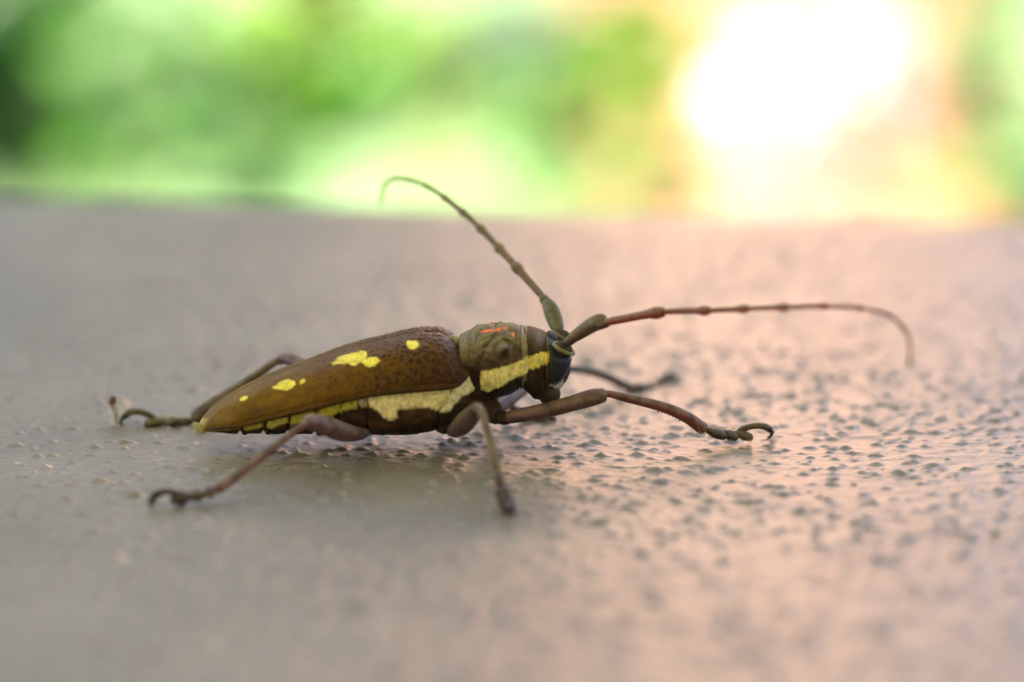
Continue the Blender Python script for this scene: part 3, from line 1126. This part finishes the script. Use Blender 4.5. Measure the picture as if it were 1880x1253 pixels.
def build_eye():
    from mathutils.geometry import delaunay_2d_cdt
    pl = catmull(np.array(EYE + [EYE[0]], float), 5)[:-1]
    n = len(pl)
    gx, gy = np.meshgrid(np.arange(1000, 1054, 1.3), np.arange(608, 710, 1.3))
    gx = gx.ravel()
    gy = gy.ravel()
    dist = np.min(np.hypot(gx[:, None] - pl[None, :, 0], gy[:, None] - pl[None, :, 1]), 1)
    keep = inpoly(gx, gy, pl) & (dist > .9)
    pts = np.vstack([pl, np.stack([gx[keep], gy[keep]], 1)])
    dd = np.concatenate([np.zeros(n), dist[keep]])
    q = delaunay_2d_cdt([Vector(p) for p in pts], [(k, (k + 1) % n) for k in range(n)], [list(range(n))], 1, 1e-6)
    V = []
    for p in q[0]:
        x, y = p
        d = float(np.min(np.hypot(x - pl[:, 0], y - pl[:, 1])))
        glob = math.sqrt(max(0.02, 1 - ((x - 1020) / 40) ** 2 - ((y - 668) / 56) ** 2))
        up = float(smooth(634, 664, np.array(y)))
        rim = (1 - min(1.0, d / 5.0)) ** 2
        low = 2.5 + 2.9 * glob
        lat = low * up + (head_lat(x, y) + .22) * (1 - up) - (.75 * up + .45 * (1 - up)) * rim
        V.append(P(x, y, ymid((x - 940) * .0775) - lat))
    V = np.array(V)
    F = [tuple(t) for t in q[2]]
    m = len(V)
    # rim tucked into the head; boundary vertices are the first n inputs
    back = V[:n].copy()
    back[:, 1] += 1.8
    back[:, 0] -= (back[:, 0] - back[:, 0].mean()) * .12
    V = np.vstack([V, back])
    F += [(k, (k + 1) % n, m + (k + 1) % n, m + k) for k in range(n)]
    px, py = proj(V)
    k = smooth(1008, 1040, px + .25 * (py - 660))[:, None]
    C = np.array((.024, .025, .018)) * (1 - k) + np.array((.024, .019, .034)) * k
    return V, F, C


v, f, c = build_eye()
for o in (mesh_obj('eye', v, f, M_EYE, head, c), mesh_obj('eye', mirror(v), [q[::-1] for q in f], M_EYE, head, c)):
    sm = o.modifiers.new('soften', 'SMOOTH')
    sm.factor = .5
    sm.iterations = 3


# --- antennae
def tube_obj(name, parent, pts, rpx, mat, colf, sub=6, n=16, flat=1.0, flat_dir=(0, 0, 1)):
    """pts: (px, py, Y); rpx: radii in photo pixels"""
    W = np.array([P(*p) for p in pts])
    rad = np.array(rpx) * np.array([(p[2] + 410) / FPX for p in pts])
    v, f, t, nn = tube(W, rad, sub, n, flat, flat_dir)
    c = colf(v, t, nn) if callable(colf) else np.broadcast_to(np.asarray(colf), (len(v), 3))
    return mesh_obj(name, v, f, mat, parent, c)


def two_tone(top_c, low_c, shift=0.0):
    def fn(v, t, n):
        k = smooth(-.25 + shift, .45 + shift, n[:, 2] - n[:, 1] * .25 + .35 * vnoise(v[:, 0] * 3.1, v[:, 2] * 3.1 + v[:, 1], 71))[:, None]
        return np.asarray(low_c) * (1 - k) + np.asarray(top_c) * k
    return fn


OLV = (.16, .135, .055)
RED = (.26, .036, .020)
GRB = (.115, .090, .060)


def torus(center, a, b, rad, n=40, m=10, drop=None):
    """ring: a and b are half-axis vectors"""
    V = []
    nrm = np.cross(a, b)
    nrm /= np.linalg.norm(nrm)
    for i in range(n):
        t = 2 * math.pi * i / n
        r = a * math.cos(t) + b * math.sin(t)
        rn = r / np.linalg.norm(r)
        for j in range(m):
            q = 2 * math.pi * j / m
            V.append(center + r + rad * (rn * math.cos(q) + nrm * math.sin(q)))
    V = np.array(V)
    F = []
    for i in range(n):
        for j in range(m):
            F.append((i * m + j, ((i + 1) % n) * m + j, ((i + 1) % n) * m + (j + 1) % m, i * m + (j + 1) % m))
    return V, F


# sockets (raised collars) on both sides, a short cone down into the head
for s in (1, -1):
    def sp(px, py, lat):
        q = P(px, py, ymid((px - 940) * .0775) - lat)
        if s < 0:
            q[1] = 2 * ymid(q[0]) - q[1]
        return q
    c0 = sp(1035, 640, 3.6)
    a = sp(1053, 648, 3.1) - c0
    b = (sp(1033, 633, 2.0) - c0)
    v1, f1 = torus(c0, a, b, .27)
    cv, cf, _, _ = tube([sp(1020, 662, 1.9), sp(1028, 650, 2.6), c0 + (c0 - sp(1028, 650, 2.6)) * .15], [1.7, 1.5, 1.15], 4, 20)
    V_, F_, C_ = join([(v1, f1, (.24, .20, .085)), (cv, cf, (.06, .045, .02))])
    mesh_obj('antenna_socket', V_, F_, M_BODY, head, C_)

ym_a = ymid(7.5)
ant = tube_obj('antenna', beetle, [(1030, 640, ym_a - 3.3), (1037, 632, ym_a - 3.8), (1044, 627, ym_a - 4.2), (1054, 619, ym_a - 4.8), (1070, 608, ym_a - 5.8), (1088, 596.5, ym_a - 6.8), (1101, 590, ym_a - 7.4), (1107, 588, ym_a - 7.7)],
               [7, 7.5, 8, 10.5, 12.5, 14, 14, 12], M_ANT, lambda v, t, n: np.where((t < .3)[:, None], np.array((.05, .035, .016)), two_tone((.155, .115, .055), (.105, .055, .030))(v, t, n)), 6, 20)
tube_obj('antenna_segment', ant, [(1099, 597, ym_a - 7.9), (1112, 593, ym_a - 8.1), (1117, 591.5, ym_a - 8.3)], [10, 9.5, 7.5], M_ANT, two_tone((.14, .10, .05), (.08, .035, .02)))
NEAR = [(1113, 592, -8.6), (1216, 573.5, -13.5), (1301, 570.5, -17.5), (1372, 567.5, -21), (1446, 565, -24.5), (1520, 562.5, -28), (1585, 567, -31), (1636, 582, -33.5), (1664, 610, -36), (1671, 640, -38), (1668, 676, -40)]
NEAR_R = [(8.3, 6.4, 9.2), (5.2, 4.8, 7.6), (4.4, 4.2, 6.8), (4.0, 3.8, 6.0), (3.6, 3.6, 5.2), (3.4, 3.2, 4.4), (3.2, 3.0, 3.8), (3.0, 3.0, 3.4), (2.8, 2.6, 3.0), (2.5, 2.2, 1.4)]


def antenna_chain(parent, knots, radii, y0, top_c, low_c):
    K = np.array(knots, float)
    dense = catmull(K, 8)
    for i in range(len(K) - 1):
        seg = dense[i * 8:(i + 1) * 8 + 1]
        r0, r1, r2 = radii[i]
        tt = np.linspace(0, 1, 9)
        rad = np.interp(tt, [0, .1, .72, .92, 1.0], [r1 * .78, r1 * .92, r1 * 1.04, r2 * 1.12, r2 * .86])
        tube_obj('antenna_segment', parent, [(a, b, y0 + y) for a, b, y in seg], rad, M_ANT, two_tone(top_c, low_c, .25), 3, 14)


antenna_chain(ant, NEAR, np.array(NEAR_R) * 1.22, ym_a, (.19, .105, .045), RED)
ant2 = tube_obj('antenna', beetle, [(1027, 628, ym_a + 3.4), (1026, 614, ym_a + 4.0), (1024, 604, ym_a + 4.6), (1020, 592, ym_a + 5.6), (1014, 575, ym_a + 6.6), (1008, 562, ym_a + 7.4), (1004, 556, ym_a + 7.8)],
                [7, 8, 11.5, 14, 15, 13, 10.5], M_ANT, two_tone((.14, .13, .060), (.12, .11, .06)), 6, 20)
tube_obj('antenna_segment', ant2, [(1005, 559, ym_a + 7.7), (1000, 551, ym_a + 8.2), (997, 546, ym_a + 8.6)], [8, 9.5, 7.5], M_ANT, (.10, .09, .045))
FAR = [(998, 547, 8.6), (945, 487, 14.5), (913, 452, 18.5), (879, 416, 22), (846, 386, 25), (812, 360, 28), (777, 339.5, 31), (744, 329.5, 34), (720, 330, 36.5), (705, 344, 38.5), (699, 374, 40)]
FAR_R = [(6.8, 6.0, 9.0), (6.4, 6.0, 8.2), (5.6, 5.2, 7.0), (4.8, 4.6, 6.0), (4.2, 4.0, 5.2), (3.8, 3.6, 4.6), (3.4, 3.2, 4.0), (3.0, 3.0, 3.6), (2.8, 2.6, 3.0), (2.6, 2.2, 1.4)]
antenna_chain(ant2, FAR, np.array(FAR_R) * 1.15, ym_a, (.17, .125, .045), (.13, .080, .032))


# --- legs
def tarsus(leg, segs, claw_arc, claw_tips, fat=1.0, colr=(.12, .092, .042), dark=(.060, .034, .018)):
    """segs: list of ((px,py,Y) start, end, radius px); claw_arc: points of the last segment; claw_tips: list of point lists"""
    for a, b, r in segs:
        a_, b_ = np.array(a, float), np.array(b, float)
        mid = a_ * .4 + b_ * .6
        tube_obj('tarsus', leg, [a, tuple(mid), b], [r * .5, r * 1.4 * (.5 + .5 * fat), r * 1.2], M_LEG, two_tone(colr, dark), 5, 14, .72)
    if claw_arc:
        n = len(claw_arc)
        tube_obj('tarsus', leg, claw_arc, list(np.linspace(5.6, 6.6, n)), M_LEG, two_tone(colr, dark), 6, 12)
    for tip in claw_tips:
        n = len(tip)
        tube_obj('claw', leg, tip, list(np.linspace(5.0, .8, n) * fat), M_EYE, (.02, .010, .008), 6, 10)


def near_y(px, lat):
    return ymid((px - 940) * .0775) - lat


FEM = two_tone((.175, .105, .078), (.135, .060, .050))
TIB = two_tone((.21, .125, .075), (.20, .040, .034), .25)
# near front leg
yf = near_y(905, 2.6)
leg = tube_obj('leg', beetle, [(932, 767, yf - 2.1), (960, 762, yf - 2.4), (1000, 754, yf - 2.6), (1050, 741, yf - 2.6), (1088, 730, yf - 2.4), (1106, 726, yf - 2.2)], [12, 13.5, 14.3, 15.3, 16.2, 14.5], M_LEG, FEM, 8, 24, .97)
tube_obj('coxa', leg, [(893, 738, yf + .6), (902, 752, yf), (908, 764, yf - .8), (912, 771, yf - 1.3)], [16, 20, 18, 11], M_BODY, (.055, .030, .014), 6, 20)
tube_obj('trochanter', leg, [(914, 766, yf - 1.6), (926, 768, yf - 2.0), (936, 767, yf - 2.1)], [11, 13, 11], M_BODY, (.035, .022, .012), 5, 18)
tube_obj('tibia', leg, [(1104, 723, yf - 2.3), (1116, 723, yf - 2.2), (1150, 730.5, yf - 1.6), (1190, 740, yf - .8), (1230, 752, yf), (1262, 767, yf + .8), (1290, 787, yf + 1.6)], [6.5, 6.6, 8.6, 9.4, 10, 11, 12], M_LEG, TIB, 8, 20)
for k in range(11):      # short teeth along the underside of the tibia
    q = k / 10
    x = 1208 + 66 * q
    y = np.interp(x, [1200, 1230, 1262, 1290], [751, 760.5, 776, 796])
    tube_obj('spine', leg, [(x, y - 1, yf), (x + .5, y + 3.2 + 1.5 * (k % 3 == 0), yf - .1)], [1.6, .7], M_LEG, (.05, .025, .018), 2, 6)
yt = P(1320, 800, 0)[1]
tarsus(leg, [((1293, 788, yf + 1.8), (1327, 800, yf + 3.0), 10), ((1322, 793, yf + 3.0), (1349, 802, yf + 3.6), 9.5), ((1345, 794, yf + 3.6), (1376, 803, yf + 4.2), 9)],
       [(1352, 797, yf + 3.8), (1364, 788, yf + 4.2), (1384, 782.5, yf + 4.8), (1402, 783, yf + 5.2), (1414, 789, yf + 5.6)],
       [[(1412, 788, yf + 5.3), (1417, 795, yf + 5.0), (1413, 803, yf + 4.8), (1407, 808, yf + 4.6)], [(1413, 788, yf + 5.9), (1418, 794, yf + 6.8), (1415, 800, yf + 7.6), (1410, 803, yf + 8.0)]])

# far front leg
yb = near_y(905, -2.6)
leg = tube_obj('leg', beetle, [(905, 757, yb + 2), (925, 742, yb + 5), (960, 712, yb + 11), (995, 684, yb + 16), (1010, 675, yb + 18)], [11, 13, 13.5, 13, 11], M_LEG, FEM, 6, 18)
tube_obj('coxa', leg, [(893, 738, yb - .5), (902, 752, yb + .4), (908, 762, yb + 1.5)], [16, 18, 13], M_BODY, (.055, .030, .014), 6, 18)
tube_obj('tibia', leg, [(1008, 674, yb + 18), (1040, 677, yb + 20.5), (1075, 680, yb + 23.5), (1112, 691, yb + 26.5), (1142, 705, yb + 29), (1158, 712, yb + 30)], [6.5, 6.5, 7.5, 8, 8.5, 9], M_LEG, two_tone((.13, .11, .05), (.08, .055, .025)), 6, 16)
tarsus(leg, [((1158, 709, yb + 30), (1182, 715, yb + 32), 9.5), ((1180, 709, yb + 32), (1203, 713.5, yb + 34), 9), ((1200, 708, yb + 34), (1226, 711.5, yb + 36), 8.5)],
       [(1206, 706, yb + 34.6), (1214, 698, yb + 35.4), (1226, 692, yb + 36.4), (1238, 692, yb + 37.4)],
       [[(1237, 691, yb + 37.4), (1243, 697, yb + 37.4), (1243, 706, yb + 37.2)], [(1236, 691, yb + 38), (1242, 694, yb + 39.6), (1242, 702, yb + 40.6)]], fat=1.1, colr=(.085, .065, .030), dark=(.045, .030, .014))

# near middle leg
ym_ = near_y(825, 4.0)
leg = tube_obj('leg', beetle, [(828, 793, ym_ - 1.5), (838, 789, ym_ - 4), (851, 779, ym_ - 8), (865, 764, ym_ - 12.5), (876, 752, ym_ - 16)], [9, 15, 19, 17, 13], M_LEG, two_tone((.17, .135, .055), (.10, .05, .03)), 6, 20)
tube_obj('coxa', leg, [(803, 771, ym_ + .5), (810, 780, ym_ - .2), (817, 788, ym_ - 1)], [14, 15, 11], M_BODY, (.060, .034, .015), 6, 18)
tube_obj('tibia', leg, [(873, 750, ym_ - 15.5), (884, 757, ym_ - 17), (892, 783, ym_ - 19), (902, 820, ym_ - 21.5), (911, 858, ym_ - 24), (918, 888, ym_ - 26)], [10, 8, 7.5, 8, 8.8, 9.8], M_LEG, two_tone((.17, .12, .045), (.13, .055, .020)), 6, 18)
tube_obj('tibia_tip', leg, [(916, 880, ym_ - 25.5), (919, 893, ym_ - 26.3)], [10, 9], M_LEG, (.07, .020, .014), 4, 16)
tarsus(leg, [((919, 890, ym_ - 26.2), (924, 914, ym_ - 27.6), 9.5), ((924, 908, ym_ - 27.6), (929, 927, ym_ - 29), 9.5), ((928, 922, ym_ - 29), (934, 938, ym_ - 30.5), 9.5)],
       [(930, 926, ym_ - 29.5), (933, 926, ym_ - 32), (937, 936, ym_ - 34)],
       [[(936, 934, ym_ - 34), (934, 943, ym_ - 34.8), (930, 948, ym_ - 34.8)], [(937, 934, ym_ - 34), (942, 942, ym_ - 34.8), (944, 947, ym_ - 34.6)]], fat=1.5, colr=(.085, .052, .030), dark=(.045, .024, .014))

# far middle leg, mostly behind the body
yb = near_y(825, -4.0)
leg = tube_obj('leg', beetle, [(830, 780, yb + 1), (855, 765, yb + 4), (885, 740, yb + 8), (905, 728, yb + 10)], [9, 13, 14, 11], M_LEG, FEM, 6, 16)
tube_obj('coxa', leg, [(806, 768, yb - .3), (815, 778, yb + .2), (826, 783, yb + 1)], [14, 14, 11], M_BODY, (.060, .034, .015), 6, 16)
tube_obj('tibia', leg, [(903, 728, yb + 10), (930, 742, yb + 10.5), (958, 759, yb + 11), (978, 768, yb + 11.5)], [7, 7, 8, 9], M_LEG, FEM, 6, 14)
tarsus(leg, [((976, 766, yb + 11.5), (990, 772, yb + 11.2), 8), ((988, 767, yb + 11.2), (1001, 772, yb + 11), 7.5)], [(998, 767, yb + 11), (1006, 762, yb + 11), (1013, 767, yb + 11)],
       [[(1012, 765, yb + 11), (1019, 770, yb + 11), (1022, 777, yb + 11)]])

# near hind leg
yh = near_y(675, 5.0)
HIN = two_tone((.22, .145, .125), (.17, .085, .070))
leg = tube_obj('leg', beetle, [(676, 793, yh - .5), (660, 797, yh - 2.5), (632, 794, yh - 5.5), (602, 784, yh - 8.5), (580, 777, yh - 10.5), (566, 775, yh - 11.6)], [7, 12, 17.5, 18, 16.5, 13], M_LEG, HIN, 8, 22)
tube_obj('coxa', leg, [(690, 782, yh + 2), (680, 788, yh + .5), (672, 793, yh - .7)], [11, 11, 8], M_BODY, (.055, .030, .014), 5, 16)
tube_obj('tibia', leg, [(568, 776, yh - 11.4), (556, 782, yh - 12.3), (520, 808, yh - 14.5), (476, 842, yh - 17.5), (432, 876, yh - 20.5), (402, 897, yh - 22.5)], [7.5, 6.8, 6.8, 7.4, 8.6, 10], M_LEG, TIB, 6, 18)
tarsus(leg, [((401, 899, yh - 22.5), (377, 907, yh - 23.2), 9), ((380, 905, yh - 23.2), (352, 912, yh - 23.8), 9.5), ((354, 909, yh - 23.8), (320, 917, yh - 24.4), 11)],
       [(332, 912, yh - 24.2), (318, 904, yh - 24.8), (300, 903, yh - 25.2), (288, 909, yh - 25.6)],
       [[(289, 908, yh - 25.8), (279, 914, yh - 26.4), (276, 925, yh - 26.8), (280, 935, yh - 27)], [(291, 907, yh - 25.4), (283, 909, yh - 24.6), (281, 917, yh - 24), (284, 925, yh - 23.8)]], fat=1.5, colr=(.085, .052, .030), dark=(.045, .024, .014))

# far hind leg
yb = near_y(675, -5.0)
leg = tube_obj('leg', beetle, [(690, 770, yb + 1), (640, 730, yb + 4), (590, 692, yb + 8), (548, 667, yb + 11), (526, 659, yb + 12.5), (514, 660, yb + 13)], [11, 15, 15.5, 13.5, 11.5, 9], M_LEG, HIN, 6, 20)
tube_obj('coxa', leg, [(700, 778, yb - 1), (692, 778, yb + .5)], [12, 11], M_BODY, (.055, .030, .014), 5, 16)
tube_obj('tibia', leg, [(518, 663, yb + 12.8), (505, 665, yb + 12.6), (470, 690, yb + 11.6), (430, 717, yb + 10.4), (392, 742, yb + 9.4), (366, 763, yb + 8.6), (361, 768, yb + 8.5)], [7.5, 7.2, 8.5, 10, 12, 14.5, 13.5], M_LEG, two_tone((.16, .12, .075), (.10, .06, .035)), 6, 18)
tarsus(leg, [((358, 772, yb + 8.4), (331, 776, yb + 8.0), 8), ((336, 771, yb + 8.0), (308, 777, yb + 7.8), 9), ((312, 772, yb + 7.8), (270, 778, yb + 7.6), 8.5)],
       [(285, 773, yb + 7.7), (277, 764, yb + 7.8), (258, 756.5, yb + 7.8), (240, 757, yb + 7.8), (229, 765, yb + 7.8)],
       [[(230, 763, yb + 7.6), (223, 772, yb + 7.2), (222, 784, yb + 7)], [(231, 763, yb + 8), (224, 768, yb + 9), (225, 777, yb + 9.6)]], colr=(.13, .105, .05))

# --- stiff hairs: tail tuft, tarsal fringes
def hairs(name, parent, roots, dirs, length, rad, colr, seed):
    r = np.random.default_rng(seed)
    parts = []
    for p, d in zip(roots, dirs):
        d = np.asarray(d, float) + r.normal(size=3) * .35
        d /= np.linalg.norm(d)
        L = length * r.uniform(.5, 1.2)
        bend = r.normal(size=3) * .2 * L
        v, f, _, _ = tube([p, p + d * L * .5 + bend * .3, p + d * L + bend], [rad, rad * .8, rad * .3], 2, 5, cap=False)
        parts.append((v, f, colr))
    v, f, c = join(parts)
    o = mesh_obj(name, v, f, M_HAIR, parent, c)
    o['kind'] = 'stuff'
    return o


r5 = np.random.default_rng(77)
roots = [P(r5.uniform(360, 384), r5.uniform(776, 794), near_y(372, r5.uniform(.2, 2.4))) for _ in range(150)]
hairs('tail_hair', beetle, roots, [(-1, -.3, -.35)] * len(roots), .75, .045, (.6, .5, .1), 1)

# fringes of short bristles on the feet and the tibia ends
for pts_, Y_, L_, sd_ in ((((1300, 806), (1340, 808), (1376, 808)), yf + 3.2, .55, 11), (((1278, 788), (1292, 800)), yf + 1.2, .6, 12), (((1310, 786), (1345, 788)), yf + 3.2, .5, 13),
                          (((400, 905), (350, 918), (322, 922)), near_y(675, 5.0) - 24, .7, 14), (((350, 768), (300, 766), (270, 772)), near_y(675, -5.0) + 8, .8, 15)):
    pp = catmull(np.array(pts_, float), 6)
    roots = [P(*(pp[r5.integers(len(pp))] + r5.normal(size=2) * 1.5), Y_ + r5.normal() * .4) for _ in range(60)]
    hairs('bristles', beetle, roots, [(.5, -.2, .1)] * len(roots), L_, .022, (.5, .4, .2), sd_)

# --- the wisp of fluff caught beside the far hind foot
lint = empty('lint_tuft', (0, 0, TABLE_Z), 'wisp of white fluff with a brown tip beside the far hind foot', 'lint')
c0 = np.array([P(x, y, near_y(675, -5.0) + 8) for x, y in ((214, 782), (213, 765), (209, 750), (206, 738), (208, 730))])
v, f, t, n_ = tube(c0, [.35, .42, .38, .62, .45], 5, 12)
cc = np.where((t > .62)[:, None], np.array((.20, .075, .03)), np.array((.45, .36, .26)))
mesh_obj('husk', v, f, M_LEG, lint, cc)
roots = [c0[0] * (1 - q) + c0[2] * q + r5.normal(size=3) * .25 for q in r5.random(170)]
o = hairs('fluff', lint, roots, [tuple(r5.normal(size=3) + np.array([.3, 0, .2])) for _ in roots], 1.7, .03, (.8, .78, .72), 3)
M_FLUFF = material('white_fluff', (.85, .84, .80), rough=.8, var=.05, bump=0)
o.data.materials[0] = M_FLUFF
